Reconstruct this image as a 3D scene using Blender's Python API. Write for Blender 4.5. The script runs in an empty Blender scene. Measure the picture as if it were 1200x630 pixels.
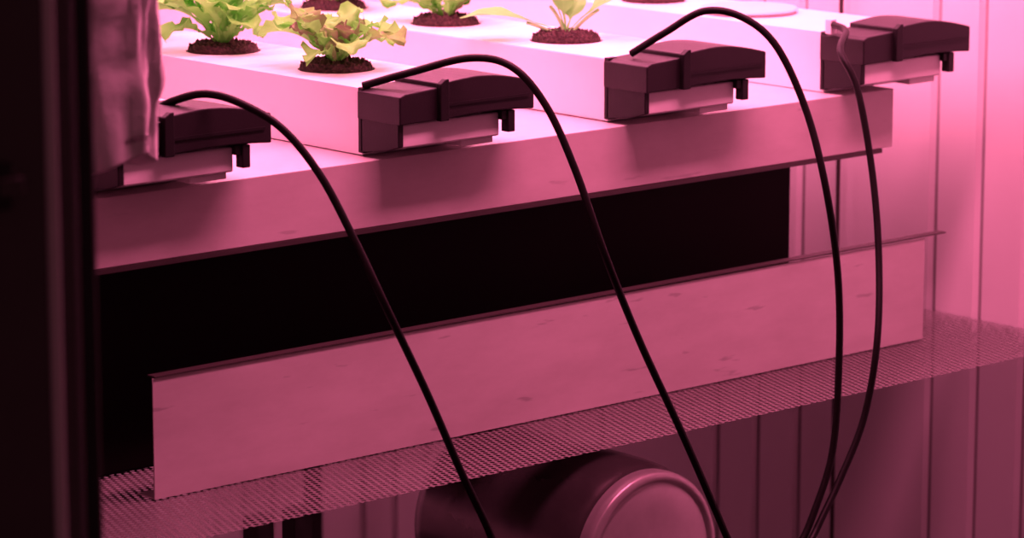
import bpy, bmesh, math, random
from mathutils import Vector, Matrix, noise
random.seed(7)
S=bpy.context.scene
S.view_settings.view_transform='Standard'
COL=S.collection

# ---------------------------------------------------------------- materials
def mat(name, col, rough=.5, metal=0., spec=.5, n_scale=0, n_amt=0., col2=None, bump=0., bscale=200., trans=0., stretch=(1,1,1)):
    m=bpy.data.materials.new(name); m.use_nodes=True
    nt=m.node_tree; b=nt.nodes['Principled BSDF']
    b.inputs['Base Color'].default_value=(*col,1); b.inputs['Roughness'].default_value=rough
    b.inputs['Metallic'].default_value=metal; b.inputs['Specular IOR Level'].default_value=spec
    tc=nt.nodes.new('ShaderNodeTexCoord'); mp=nt.nodes.new('ShaderNodeMapping')
    mp.inputs['Scale'].default_value=stretch
    nt.links.new(tc.outputs['Object'],mp.inputs['Vector'])
    if col2 is not None:
        n=nt.nodes.new('ShaderNodeTexNoise'); n.inputs['Scale'].default_value=n_scale; n.inputs['Detail'].default_value=6
        n.inputs['Roughness'].default_value=.65
        nt.links.new(mp.outputs[0],n.inputs['Vector'])
        r=nt.nodes.new('ShaderNodeValToRGB'); r.color_ramp.elements[0].position=.5-n_amt; r.color_ramp.elements[1].position=.5+n_amt
        r.color_ramp.elements[0].color=(*col2,1); r.color_ramp.elements[1].color=(*col,1)
        nt.links.new(n.outputs['Fac'],r.inputs['Fac']); nt.links.new(r.outputs['Color'],b.inputs['Base Color'])
        if trans: mcol=r.outputs['Color']
    if bump:
        n2=nt.nodes.new('ShaderNodeTexNoise'); n2.inputs['Scale'].default_value=bscale; n2.inputs['Detail'].default_value=4
        nt.links.new(mp.outputs[0],n2.inputs['Vector'])
        bp=nt.nodes.new('ShaderNodeBump'); bp.inputs['Strength'].default_value=bump; bp.inputs['Distance'].default_value=.002
        nt.links.new(n2.outputs['Fac'],bp.inputs['Height']); nt.links.new(bp.outputs[0],b.inputs['Normal'])
    if trans:
        out=nt.nodes['Material Output']; t=nt.nodes.new('ShaderNodeBsdfTranslucent'); mx=nt.nodes.new('ShaderNodeMixShader')
        nt.links.new(mcol,t.inputs['Color']); mx.inputs[0].default_value=trans
        nt.links.new(b.outputs[0],mx.inputs[1]); nt.links.new(t.outputs[0],mx.inputs[2]); nt.links.new(mx.outputs[0],out.inputs['Surface'])
    return m
def add_scratches(m,dark,scale,thr):
    nt=m.node_tree; b=nt.nodes['Principled BSDF']; src=b.inputs['Base Color'].links[0].from_socket
    tc=nt.nodes.new('ShaderNodeTexCoord'); mp=nt.nodes.new('ShaderNodeMapping'); mp.inputs['Scale'].default_value=(1,1,6); mp.inputs['Rotation'].default_value=(0,.25,0)
    n=nt.nodes.new('ShaderNodeTexNoise'); n.inputs['Scale'].default_value=scale; n.inputs['Detail'].default_value=3
    r=nt.nodes.new('ShaderNodeValToRGB'); r.color_ramp.elements[0].position=thr; r.color_ramp.elements[1].position=thr+.05
    r.color_ramp.elements[0].color=(1,1,1,1); r.color_ramp.elements[1].color=(dark,dark,dark,1)
    mx=nt.nodes.new('ShaderNodeMixRGB'); mx.blend_type='MULTIPLY'; mx.inputs[0].default_value=1
    nt.links.new(tc.outputs['Object'],mp.inputs[0]); nt.links.new(mp.outputs[0],n.inputs['Vector']); nt.links.new(n.outputs['Fac'],r.inputs[0])
    nt.links.new(src,mx.inputs[1]); nt.links.new(r.outputs[0],mx.inputs[2]); nt.links.new(mx.outputs[0],b.inputs['Base Color'])
M_chan=mat('white_channel_plastic',(.86,.84,.84),.38,n_scale=6,n_amt=.3,col2=(.80,.78,.78))
M_disc=mat('white_disc_plastic',(.70,.68,.68),.45,n_scale=6,n_amt=.3,col2=(.62,.60,.60))
M_beam=mat('white_coated_steel',(.60,.54,.54),.42,n_scale=9,n_amt=.22,col2=(.50,.44,.44),stretch=(1,1,2.5),bump=.05,bscale=60)
M_fasc=mat('white_panel_steel',(.56,.52,.51),.45,n_scale=7,n_amt=.2,col2=(.46,.42,.41),stretch=(1,1,3),bump=.04,bscale=50)
add_scratches(M_fasc,.7,14,.68); add_scratches(M_beam,.78,12,.69)
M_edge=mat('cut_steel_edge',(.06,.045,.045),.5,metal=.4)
M_cap=mat('black_cap_plastic',(.012,.010,.011),.50,spec=.2,bump=.1,bscale=400)
M_capl=mat('black_lid_plastic',(.016,.012,.014),.48,spec=.25,bump=.1,bscale=400)
M_cable=mat('black_rubber',(.006,.005,.005),.45,spec=.15)
M_tank=mat('black_tank_plastic',(.006,.004,.004),.6,spec=.08)
M_wall=mat('white_wall_cladding',(.86,.82,.83),.5,n_scale=3,n_amt=.3,col2=(.80,.76,.77))
M_seam=mat('cladding_seam_sealant',(.42,.38,.39),.6,n_scale=10,n_amt=.3,col2=(.36,.32,.33))
M_wall2=mat('plain_wall_paint',(.30,.27,.27),.6,n_scale=3,n_amt=.3,col2=(.25,.22,.22))
M_floor=mat('grey_floor',(.04,.035,.035),.5,n_scale=8,n_amt=.3,col2=(.025,.02,.02))
M_door=mat('dark_door_frame_paint',(.10,.085,.085),.55,n_scale=20,n_amt=.3,col2=(.075,.065,.065))
M_strip=mat('grey_frame_strip',(.80,.76,.76),.4,metal=.0)
M_gask=mat('black_gasket',(.012,.010,.010),.6)
M_foil=mat('aluminium_foil',(.88,.85,.86),.30,metal=.5,bump=.5,bscale=45)
M_soil=mat('growing_medium',(.09,.05,.04),.9,n_scale=250,n_amt=.15,col2=(.02,.011,.010),bump=.8,bscale=300)
M_leaf=mat('lettuce_leaf',(.19,.70,.09),.5,spec=.15,n_scale=25,n_amt=.2,col2=(.27,.80,.16),trans=.3,bump=.3,bscale=120)
M_leafr=mat('red_lettuce_leaf',(.21,.60,.10),.5,spec=.15,n_scale=18,n_amt=.12,col2=(.19,.18,.10),trans=.3,bump=.3,bscale=120)
M_spin=mat('spinach_leaf',(.16,.58,.10),.45,spec=.2,n_scale=20,n_amt=.2,col2=(.22,.70,.16),trans=.3)
M_stem=mat('pale_stem',(.42,.85,.30),.4)
M_fan_lit=mat('brushed_steel_lit',(.68,.64,.64),.30,metal=.4,n_scale=30,n_amt=.2,col2=(.58,.54,.54),bump=.05,bscale=80)  # lighter steel: light on the fan's end disc put into the colour
M_fan_shaded=mat('fan_steel_shaded',(.24,.21,.21),.27,metal=.7,n_scale=30,n_amt=.2,col2=(.18,.16,.16))  # darker steel: shade under the shelf put into the body colour
M_house=mat('lamp_housing',(.5,.5,.5),.4,metal=.7)

def perforated():
    m=bpy.data.materials.new('perforated_steel'); m.use_nodes=True; nt=m.node_tree; b=nt.nodes['Principled BSDF']
    b.inputs['Base Color'].default_value=(.17,.145,.145,1); b.inputs['Roughness'].default_value=.42; b.inputs['Metallic'].default_value=.4
    tc=nt.nodes.new('ShaderNodeTexCoord'); v=nt.nodes.new('ShaderNodeTexVoronoi'); mp=nt.nodes.new('ShaderNodeMapping')
    mp.inputs['Rotation'].default_value=(0,0,math.radians(20))
    v.inputs['Scale'].default_value=122; v.inputs['Randomness'].default_value=0; v.voronoi_dimensions='2D'
    nt.links.new(tc.outputs['Object'],mp.inputs['Vector']); nt.links.new(mp.outputs[0],v.inputs['Vector'])
    c=nt.nodes.new('ShaderNodeMath'); c.operation='GREATER_THAN'; c.inputs[1].default_value=.34
    nt.links.new(v.outputs['Distance'],c.inputs[0]); nt.links.new(c.outputs[0],b.inputs['Alpha'])
    return m
M_perf=perforated()

# ---------------------------------------------------------------- helpers
def obj(name,bm,mt,parent=None,smooth=False,bevel=0,loc=None):
    me=bpy.data.meshes.new(name); bmesh.ops.recalc_face_normals(bm,faces=bm.faces); bm.to_mesh(me); bm.free()
    o=bpy.data.objects.new(name,me); COL.objects.link(o)
    for x in (mt if isinstance(mt,list) else [mt]): me.materials.append(x)
    if smooth:
        for p in me.polygons: p.use_smooth=True
    if bevel:
        b=o.modifiers.new('bev','BEVEL'); b.width=bevel; b.segments=2; b.limit_method='ANGLE'
    if parent: o.parent=parent
    if loc: o.location=loc
    return o
def empty(name,loc=(0,0,0)):
    e=bpy.data.objects.new(name,None); COL.objects.link(e); e.location=loc; e.empty_display_size=.05; return e
def addbox(bm,x0,x1,y0,y1,z0,z1):
    vs=[bm.verts.new(p) for p in [(x0,y0,z0),(x1,y0,z0),(x1,y1,z0),(x0,y1,z0),(x0,y0,z1),(x1,y0,z1),(x1,y1,z1),(x0,y1,z1)]]
    for f in [(0,3,2,1),(4,5,6,7),(0,1,5,4),(1,2,6,5),(2,3,7,6),(3,0,4,7)]: bm.faces.new([vs[i] for i in f])
    return vs
def box(name,x0,x1,y0,y1,z0,z1,mt,parent=None,bevel=0):
    bm=bmesh.new(); addbox(bm,x0,x1,y0,y1,z0,z1); return obj(name,bm,mt,parent,bevel=bevel)
def prism(name,poly,axis,a,b,mt,parent=None,bevel=0):
    bm=bmesh.new()
    mk=(lambda p,q:(q,p[0],p[1])) if axis=='x' else (lambda p,q:(p[0],q,p[1]))
    A=[bm.verts.new(mk(p,a)) for p in poly]; B=[bm.verts.new(mk(p,b)) for p in poly]
    bm.faces.new(A); bm.faces.new(B[::-1]); n=len(poly)
    for i in range(n): bm.faces.new([A[i],B[i],B[(i+1)%n],A[(i+1)%n]])
    return obj(name,bm,mt,parent,bevel=bevel)
def tube(name,pts,r,mt,parent=None):
    cu=bpy.data.curves.new(name,'CURVE'); cu.dimensions='3D'; cu.bevel_depth=r; cu.bevel_resolution=4; cu.resolution_u=14; cu.use_fill_caps=True
    s=cu.splines.new('NURBS'); s.points.add(len(pts)-1)
    for p,q in zip(s.points,pts): p.co=(*q,1)
    s.order_u=3; s.use_endpoint_u=True
    o=bpy.data.objects.new(name,cu); COL.objects.link(o); cu.materials.append(mt)
    if parent: o.parent=parent
    return o
def spline(pts,n=8):
    out=[]; P=[Vector(p) for p in pts]; P=[P[0]*2-P[1]]+P+[P[-1]*2-P[-2]]
    for i in range(1,len(P)-2):
        for k in range(n):
            t=k/n; a,b,c,d=P[i-1],P[i],P[i+1],P[i+2]
            out.append(.5*((2*b)+(c-a)*t+(2*a-5*b+4*c-d)*t*t+(3*b-a-3*c+d)*t**3))
    out.append(P[-2]); return out

# ---------------------------------------------------------------- room shell
XW=1.006
def corrugated():
    bm=bmesh.new(); ys=[(-.98,0)]
    g0=-.008-.39*2
    while g0<1.7:
        for k in (0,.0775,-.0775):
            g=g0+k
            if -.95<g<1.66: ys+=[(g-.008,0),(g-.0025,.006),(g+.0025,.006),(g+.008,0)]
        g0+=.39
    ys.append((1.7,0)); ys.sort()
    prev=None; pd=0
    for yy,d in ys:
        a=bm.verts.new((XW+d,yy,0)); b=bm.verts.new((XW+d,yy,2.5))
        if prev:
            f=bm.faces.new([prev[0],a,b,prev[1]]); f.material_index=1 if (d>0 and pd>0) else 0
        prev=(a,b); pd=d
    addbox(bm,XW+.012,XW+.06,-.98,1.7,0,2.5)
    return obj('wall_right',bm,[M_wall,M_seam])
corrugated()
box('wall_back',-1.4,XW+.06,1.7,1.76,0,2.5,M_wall)
box('wall_left',-1.46,-1.4,-.98,1.76,0,2.5,M_wall2)
box('floor',-3.6,2.2,-3.6,1.76,-.05,0,M_floor)
box('ceiling',-1.46,XW+.06,-.98,1.76,2.5,2.56,M_wall2)
bm=bmesh.new()
addbox(bm,-1.46,-1.12,-.90,-.84,0,2.5); addbox(bm,.32,XW,-.90,-.84,0,2.5); addbox(bm,-1.12,.32,-.90,-.84,2.15,2.5)
obj('wall_front',bm,M_door)
df=empty('door_frame')
box('jamb',-1.12,-1.0290,-.922,-.84,0,2.15,M_door,df,bevel=.002)
box('strip',-1.0288,-1.0185,-.922,-.84,0,2.15,M_strip,df,bevel=.002)
box('stop',-1.0183,-1.0005,-.915,-.84,0,2.15,M_door,df,bevel=.002)
box('inner_strip',-1.000,-.9905,-.905,-.84,0,2.15,M_door,df,bevel=.003)
box('gasket',-.990,-.9725,-.90,-.86,0,2.15,M_gask,df,bevel=.004)
box('latch_plate',-1.085,-1.060,-.929,-.922,1.19,1.222,M_gask,df,bevel=.002)
box('latch_tongue',-1.075,-1.055,-.934,-.929,1.200,1.212,M_door,df,bevel=.001)

# ---------------------------------------------------------------- rack tray (upper beam)
tr=empty('rack_tray')
prism('beam_face',[(-.030,1.000),(1.3,1.000),(1.3,.996),(-.026,.996),(-.026,.932),(-.012,.932),(-.012,.928),(-.030,.928)],'x',-.75,.815,M_beam,tr,bevel=.0008)
box('lip_shade_strip',-.75,.795,-.0315,-.012,.9225,.9278,M_edge,tr)  # dark strip standing in for the shade under the beam lip
for x in (-.76,.77):
    box('rack_leg',x-.015,x+.015,1.2,1.23,.684,.9955,M_edge)
    box('rack_leg',x-.015,x+.015,.02,.05,.684,.9955,M_edge) if x<0 else None

tk=empty('reservoir_tank')
bm=bmesh.new(); addbox(bm,-.72,.731,.06,.95,.684,.905)
obj('tank_body',bm,M_tank,tk,bevel=.004)
box('tank_rim',-.725,.734,.055,.955,.906,.918,M_tank,tk,bevel=.002)

fa=empty('fascia_panel')
prism('panel_face',[(-.050,.684),(-.050,.811),(-.0485,.811),(-.0485,.6855),(-.02,.6855),(-.02,.684)],'x',-.319,.856,M_fasc,fa)
bm=bmesh.new()
v=addbox(bm,-.317,.893,-.0515,-.038,.8115,.8130)
for q in v:
    if q.co.x>.5: q.co.z+=.002
obj('top_flange',bm,M_edge,fa)

sh=empty('perforated_shelf')
bm=bmesh.new(); vs=[bm.verts.new(p) for p in [(-.9,-.195,.682),(1.004,-.195,.682),(1.004,1.3,.682),(-.9,1.3,.682)]]; bm.faces.new(vs)
obj('mesh_top',bm,M_perf,sh)
box('back_rail',-.9,1.004,1.29,1.3,.66,.6815,M_edge,sh)
for x in (-.27,-.22,.985):
    box('leg',x-.011,x+.011,-.17,-.148,0,.680,M_gask,sh)
for x in (-.27,.93): box('leg_back',x-.011,x+.011,1.26,1.28,0,.680,M_gask,sh)

# ---------------------------------------------------------------- grow channels
W=.156; H=.073; Z0=1.001
def make_channel(x0,holes,Wd=W):
    e=empty('grow_channel',(x0,0,Z0))
    bm=bmesh.new(); addbox(bm,0,Wd,0,1.28,0,H)
    body=obj('channel_body',bm,M_chan,e)
    cs=[]
    for hy in holes:
        bm=bmesh.new(); bmesh.ops.create_cone(bm,cap_ends=True,segments=40,radius1=.043,radius2=.043,depth=.05,matrix=Matrix.Translation((Wd/2,hy,H)))
        c=obj('cut',bm,M_chan,e); cs.append(c)
        bo=body.modifiers.new('b','BOOLEAN'); bo.object=c; bo.operation='DIFFERENCE'; bo.solver='EXACT'
    bpy.context.view_layer.update()
    dg=bpy.context.evaluated_depsgraph_get()
    me=bpy.data.meshes.new_from_object(body.evaluated_get(dg)); body.modifiers.clear(); body.data=me
    for c in cs: bpy.data.objects.remove(c)
    b=body.modifiers.new('bev','BEVEL'); b.width=.002; b.segments=2; b.limit_method='ANGLE'; b.angle_limit=math.radians(50)
    prism('cap_side_plate',[(-.0,.004),(-.0,.069),(-.064,.069),(-.064,.016),(-.045,.010)],'x',-.003,.004,M_cap,e,bevel=.001)
    prism('cap_collar',[(.004,.003),(.004,.074),(-.004,.074),(-.004,.003)],'x',-.003,.012,M_cap,e,bevel=.001)
    box('drain_spout',.004,.142,-.062,-.0005,.014,.040,M_disc,e,bevel=.002)
    box('spout_lip',.09,.136,-.058,-.01,.007,.0139,M_disc,e,bevel=.001)
    prism('lid_hinge',[(-.004,.040),(-.004,.070),(.004,.073),(.052,.076),(.052,.041)],'y',-.068,.004,M_capl,e,bevel=.0015)
    top=[(.05+.134*i/12, .079+.006*math.sin(math.pi*(i/12)*.85+.25)-.016*max(0,(i/12-.35))**1.5) for i in range(13)]
    bot=[(.05+.134*i/12, .041+.003*math.sin(math.pi*i/12)) for i in range(13)][::-1]
    prism('lid_arch',top+bot,'y',-.072,.006,M_capl,e,bevel=.0015)
    prism('lid_rib',[(.048,.040),(.048,.080),(.056,.085),(.060,.085),(.060,.040)],'y',-.074,-.066,M_cap,e,bevel=.001)
    box('lid_seam',.060,.175,-.0735,-.0715,.056,.059,M_cap,e)
    box('latch_hook',.148,.158,-.070,-.058,.018,.042,M_cap,e,bevel=.001)
    box('latch_tab',.140,.158,-.068,-.030,.032,.042,M_cap,e,bevel=.001)
    return e
CH=[(-.363,[.14,.355,.57]),(0,[.141,.350,.565,.78]),(.363,[.156,.376,.596,.81]),(.722,[.378,.60])]
for x0,h in CH: make_channel(x0,h)
dc=empty('hole_cover_disc',(.722+.078,.205,Z0+H+.0004))
bm=bmesh.new(); bmesh.ops.create_cone(bm,cap_ends=True,segments=64,radius1=.060,radius2=.060,depth=.003,matrix=Matrix.Translation((0,0,.0017)))
obj('disc_rim',bm,M_seam,dc)
bm=bmesh.new(); bmesh.ops.create_cone(bm,cap_ends=True,segments=64,radius1=.063,radius2=.061,depth=.003,matrix=Matrix.Translation((0,0,.005)))
obj('disc_top',bm,M_disc,dc,bevel=.001)

# ---------------------------------------------------------------- plants
def soil(parent,r=.0405):
    bm=bmesh.new(); bmesh.ops.create_icosphere(bm,subdivisions=6,radius=1)
    for v in bm.verts:
        p=v.co.copy(); n=noise.noise(p*5)*.5+noise.noise(p*13)*.5+abs(noise.noise(p*26))*.4
        up=max(0,p.z)**.5 if p.z>0 else 0
        v.co=Vector((p.x*r*(1+.04*n),p.y*r*(1+.04*n),(.010*up if p.z>0 else .01*p.z)+n*.011*up))
    return obj('soil_plug',bm,M_soil,parent,smooth=False)
def leaf(bm,base,az,L,Wd,e0,e1,ruf,seed,shape='lettuce',fold=.25,nu=18,nv=12,twist=0.):
    rnd=random.Random(seed); ph=[rnd.uniform(0,6.28) for _ in range(4)]
    c=Vector(base); grid=[]
    for i in range(nu+1):
        t=i/nu; el=e0+(e1-e0)*t**1.6; a2=az+twist*t
        d=Vector((math.cos(a2)*math.cos(el),math.sin(a2)*math.cos(el),math.sin(el)))
        if i: c=c+d*(L/nu)
        side=Vector((-math.sin(a2),math.cos(a2),0)); nrm=d.cross(side)*-1
        if nrm.z<0 and abs(el)<1.4: nrm=-nrm
        if shape=='lettuce': w=Wd*(.12+ .88*min(1,(t*1.5))**1.8)*math.sqrt(max(0,1-max(0,(t-.6)/.4)**2.4))+.0006
        else: w=Wd*(.06+math.sin(math.pi*max(0,min(1,(t-.38)/.62))**.85)**.9*(1 if t>.38 else 0))+.0012
        row=[]
        for j in range(nv+1):
            s=-1+2*j/nv; a=abs(s)
            rf=ruf*a**1.3*(math.sin(t*15+ph[0]+s*2)*.6+math.sin(t*29+ph[1]-s*3)*.5)*min(1,t*2.5)
            edge=1+ (.26*math.sin(t*21+ph[2]+(2 if s>0 else 0))+.16*math.sin(t*47+ph[3]) if shape=='lettuce' else 0)*a
            row.append(bm.verts.new(c+side*(s*w*edge*(.5))+nrm*(fold*a*w*.5+rf)+side*rf*.5*(1 if s>0 else -1)))
        grid.append(row)
    for i in range(nu):
        for j in range(nv):
            bm.faces.new([grid[i][j],grid[i][j+1],grid[i+1][j+1],grid[i+1][j]])
def lettuce(name,loc,n,L,seed,redfrac=.0,up=1.0,wid=.5):
    e=empty(name,loc); soil(e); rnd=random.Random(seed)
    bms=[bmesh.new(),bmesh.new()]
    for k in range(n):
        az=k*2.399+rnd.uniform(-.5,.5); q=k/n
        e0=min(1.5,(.75+.7*q)*up+rnd.uniform(-.15,.15)); e1=(1.2*q-.5)*up+rnd.uniform(-.5,.4); l=L*(rnd.uniform(.7,1.15))*(1-.2*q)
        tgt=bms[1] if rnd.random()<redfrac else bms[0]
        leaf(tgt,(math.cos(az)*.006,math.sin(az)*.006,.008),az,l,l*wid*rnd.uniform(.75,1.2),e0,e1,.0075,rnd.random(),twist=rnd.uniform(-.8,.8),fold=rnd.uniform(.1,.6))
    for b,m,nm in ((bms[0],M_leaf,'leaves'),(bms[1],M_leafr,'red_leaves')):
        if len(b.verts): 
            o=obj(nm,b,m,e,smooth=True)
        else: b.free()
    return e
ZT=Z0+H-.001
lettuce('lettuce_plant',(.078,.141,ZT),24,.090,3,.45,.9,.40)
lettuce('lettuce_plant',(.078,.350,ZT),25,.116,11,.0,1.08,.36)
lettuce('lettuce_plant',(.078,.565,ZT),14,.110,14,.0,1.0)
lettuce('lettuce_plant',(.441,.376,ZT),20,.090,21,.05,.95,.42)
lettuce('lettuce_plant',(.441,.596,ZT),17,.095,25,.35,.85,.45)
lettuce('lettuce_plant',(-.285,.355,ZT),12,.10,31,.1)
lettuce('lettuce_plant',(.80,.60,ZT),12,.095,33,.1)
ep=empty('empty_plant_plug',(.80,.378,ZT)); soil(ep)
sp=empty('spinach_plant',(.441,.156,ZT)); soil(sp)
bm=bmesh.new()
dirR=math.atan2(-.665,.747)
leaf(bm,(0,0,.008),dirR+.25,.120,.070,.80,-.12,.0015,1,'spin',.15)
leaf(bm,(0,0,.008),dirR+math.pi+.05,.130,.066,.40,-.20,.0015,2,'spin',.15)
leaf(bm,(0,0,.008),dirR+math.pi-.3,.105,.052,1.25,.95,.0012,3,'spin',.2)
leaf(bm,(0,0,.008),dirR+math.pi-.9,.070,.034,1.4,1.2,.0012,5,'spin',.2)
leaf(bm,(0,0,.008),dirR+.9,.055,.030,1.2,.5,.0010,6,'spin',.2)
obj('leaves',bm,M_spin,sp,smooth=True)
for az,l,el in ((dirR+.25,.05,.80),(dirR+math.pi+.05,.05,.40),(dirR+math.pi-.3,.04,1.3)):
    tube('stem',[(0,0,.0),(math.cos(az)*l*.5*math.cos(el),math.sin(az)*l*.5*math.cos(el),.006+l*.5*math.sin(el)),(math.cos(az)*l*math.cos(el*.8),math.sin(az)*l*math.cos(el*.8),.006+l*math.sin(el*.8))],.0020,M_stem,sp)

it=empty('irrigation_tube')
tube('tube_end',[(.030,.420,1.086),(.0,.415,1.104),(-.035,.41,1.122)],.011,M_cable,it)
tube('tube_hose',[(-.03,.41,1.120),(-.08,.42,1.16),(-.16,.46,1.30),(-.18,.5,1.6)],.008,M_cable,it)

# ---------------------------------------------------------------- cables
cabs=[
 [(-.2753,0,1.0765),(-.270,-.03,1.0901),(-.2613,-.07,1.1003),(-.2413,-.1,1.0926),(-.211,-.13,1.067),(-.186,-.16,1.020),(-.167,-.19,.956),(-.1475,-.22,.883),(-.097,-.22,.791),(-.052,-.22,.702),(-.010,-.22,.624),(.03,-.22,.53),(.09,-.22,.38),(.16,-.22,.20),(.22,-.2,.02)],
 [(.0011,.0,1.0765),(.0335,-.04,1.0919),(.0748,-.09,1.1089),(.100,-.13,1.101),(.122,-.16,1.060),(.137,-.19,.9926),(.153,-.22,.9026),(.2046,-.22,.802),(.2713,-.22,.687),(.340,-.22,.562),(.40,-.22,.45),(.46,-.22,.28),(.50,-.2,.02)],
 [(.380,-.02,1.080),(.395,-.06,1.1068),(.4168,-.10,1.1330),(.448,-.13,1.126),(.473,-.16,1.0936),(.4915,-.19,1.0219),(.4938,-.22,.9374),(.516,-.22,.8368),(.5209,-.22,.7362),(.5122,-.22,.627),(.4783,-.22,.5525),(.45,-.22,.51),(.41,-.22,.42),(.38,-.2,.2),(.37,-.2,.02)],
 [(.7185,-.015,1.086),(.695,-.06,1.083),(.6432,-.10,1.0673),(.641,-.13,1.026),(.6362,-.16,.9333),(.6177,-.19,.839),(.5847,-.22,.7469),(.5644,-.22,.6589),(.5267,-.22,.5941),(.4851,-.225,.5457),(.46,-.23,.515),(.43,-.23,.42),(.41,-.2,.2),(.40,-.2,.02)]]
for c in cabs: tube('black_cable',spline(c),.0042,M_cable)
box('cable_clip',.712,.722,-.02,-.010,1.074,1.092,M_chan,None,bevel=.001)

# ---------------------------------------------------------------- canister fan below shelf
fn=empty('duct_fan')
FX,FZ=.343,.505
prof=[(.0,-.100),(.060,-.100),(.088,-.099),(.0915,-.097),(.093,-.101),(.1005,-.101),(.1035,-.097),(.1045,-.088),(.1040,-.080),(.1065,-.074),(.110,-.060),(.1115,-.04),(.1115,.18),(.105,.20),(.08,.215),(.0,.215)]
bm=bmesh.new(); N=80; rings=[]
for r,y in prof:
    rings.append([bm.verts.new((FX+r*math.cos(2*math.pi*k/N),y,FZ+r*math.sin(2*math.pi*k/N))) for k in range(N)] if r>0 else [bm.verts.new((FX,y,FZ))])
for q,(a,b) in enumerate(zip(rings,rings[1:])):
    for k in range(N):
        if len(a)==1: f=bm.faces.new([a[0],b[k],b[(k+1)%N]])
        elif len(b)==1: f=bm.faces.new([a[k],b[0],a[(k+1)%N]])
        else: f=bm.faces.new([a[k],b[k],b[(k+1)%N],a[(k+1)%N]])
        f.material_index=0 if q<8 else 1  # end disc takes the lit steel, body the shaded one
obj('fan_body',bm,[M_fan_lit,M_fan_shaded],fn,smooth=True)
for y in (-.02,.13):
    prism('cradle',[(FX-.10,0),(FX-.10,.43),(FX-.06,.405),(FX,.388),(FX+.06,.405),(FX+.10,.43),(FX+.10,0)],'y',y,y+.03,M_gask,fn)

# ---------------------------------------------------------------- foil duct
fo=empty('foil_duct')
bm=bmesh.new(); NU=72; NV=70; rows=[]
for j in range(NV+1):
    z=1.100+ (1.9-1.100)*(j/NV)**1.6; row=[]
    for i in range(NU):
        a=2*math.pi*i/NU
        ca,sa=math.cos(a),math.sin(a)
        cx=math.copysign(abs(ca)**.5,ca)*.050; cy=math.copysign(abs(sa)**.5,sa)*.045
        n1=noise.noise(Vector((ca*1.6,sa*1.6,z*6)))*.010+abs(noise.noise(Vector((ca*3.5,sa*3.5,z*9))))*.014+abs(noise.noise(Vector((ca*8,sa*8,z*26))))*.006
        k=1-.25*max(0,1-j/2.)
        row.append(bm.verts.new((-.602+cx*k+ca*n1,-.35+cy*k+sa*n1,z+.02*noise.noise(Vector((ca*1.2,sa*1.2,3)))*(1 if j<8 else 0))))
    rows.append(row)
for a,b in zip(rows,rows[1:]):
    for i in range(NU): bm.faces.new([a[i],a[(i+1)%NU],b[(i+1)%NU],b[i]])
bm.faces.new(rows[0]); bm.faces.new(rows[-1])
obj('foil_wrap',bm,M_foil,fo,smooth=True)
tube('hanger',[(-.602,-.35,1.9),(-.602,-.35,2.2),(-.602,-.35,2.5)],.004,M_edge,fo)

tube('conduit_rod',[(.99,.222,0),(.99,.222,1.2),(.99,.222,2.5)],.0030,M_edge)

# ---------------------------------------------------------------- lamps
PINK=(1.0,.21,.40)
def lamp(name,x,y,z,sx,sy,power,rot=(0,0,0),col=PINK):
    e=empty(name,(x,y,z)); 
    box('housing',-sx/2-.01,sx/2+.01,-sy/2-.01,sy/2+.01,.004,.05,M_house,e,bevel=.003)
    l=bpy.data.lights.new(name+'_led','AREA'); l.shape='RECTANGLE'; l.size=sx; l.size_y=sy; l.energy=power; l.color=col
    o=bpy.data.objects.new(name+'_led',l); COL.objects.link(o); o.parent=e
    e.rotation_euler=rot
for y in (.15,.6,1.05): lamp('front_fill_light',.33,y,1.72,1.28,.14,17)
lamp('front_fill_light',.34,-.55,2.3,1.0,.20,50,(math.radians(14),0,0),(1,.18,.37))  # added fill lamp out front, stands in for bounce on fascia and wall
w=bpy.data.worlds.new('w'); S.world=w; w.use_nodes=True
w.node_tree.nodes['Background'].inputs[0].default_value=(1,.28,.40,1); w.node_tree.nodes['Background'].inputs[1].default_value=.065

# ---------------------------------------------------------------- camera
cam=bpy.data.cameras.new('camera'); co=bpy.data.objects.new('camera',cam); COL.objects.link(co)
co.location=(-2.34373,-2.87257,1.59869)
fw=Vector((.6529269,.7328290,-.1914368))
co.rotation_euler=fw.to_track_quat('-Z','Y').to_euler()
cam.sensor_width=36; cam.lens=122.28; cam.clip_start=.05
cam.dof.use_dof=True; cam.dof.focus_distance=3.75; cam.dof.aperture_fstop=7
S.camera=co
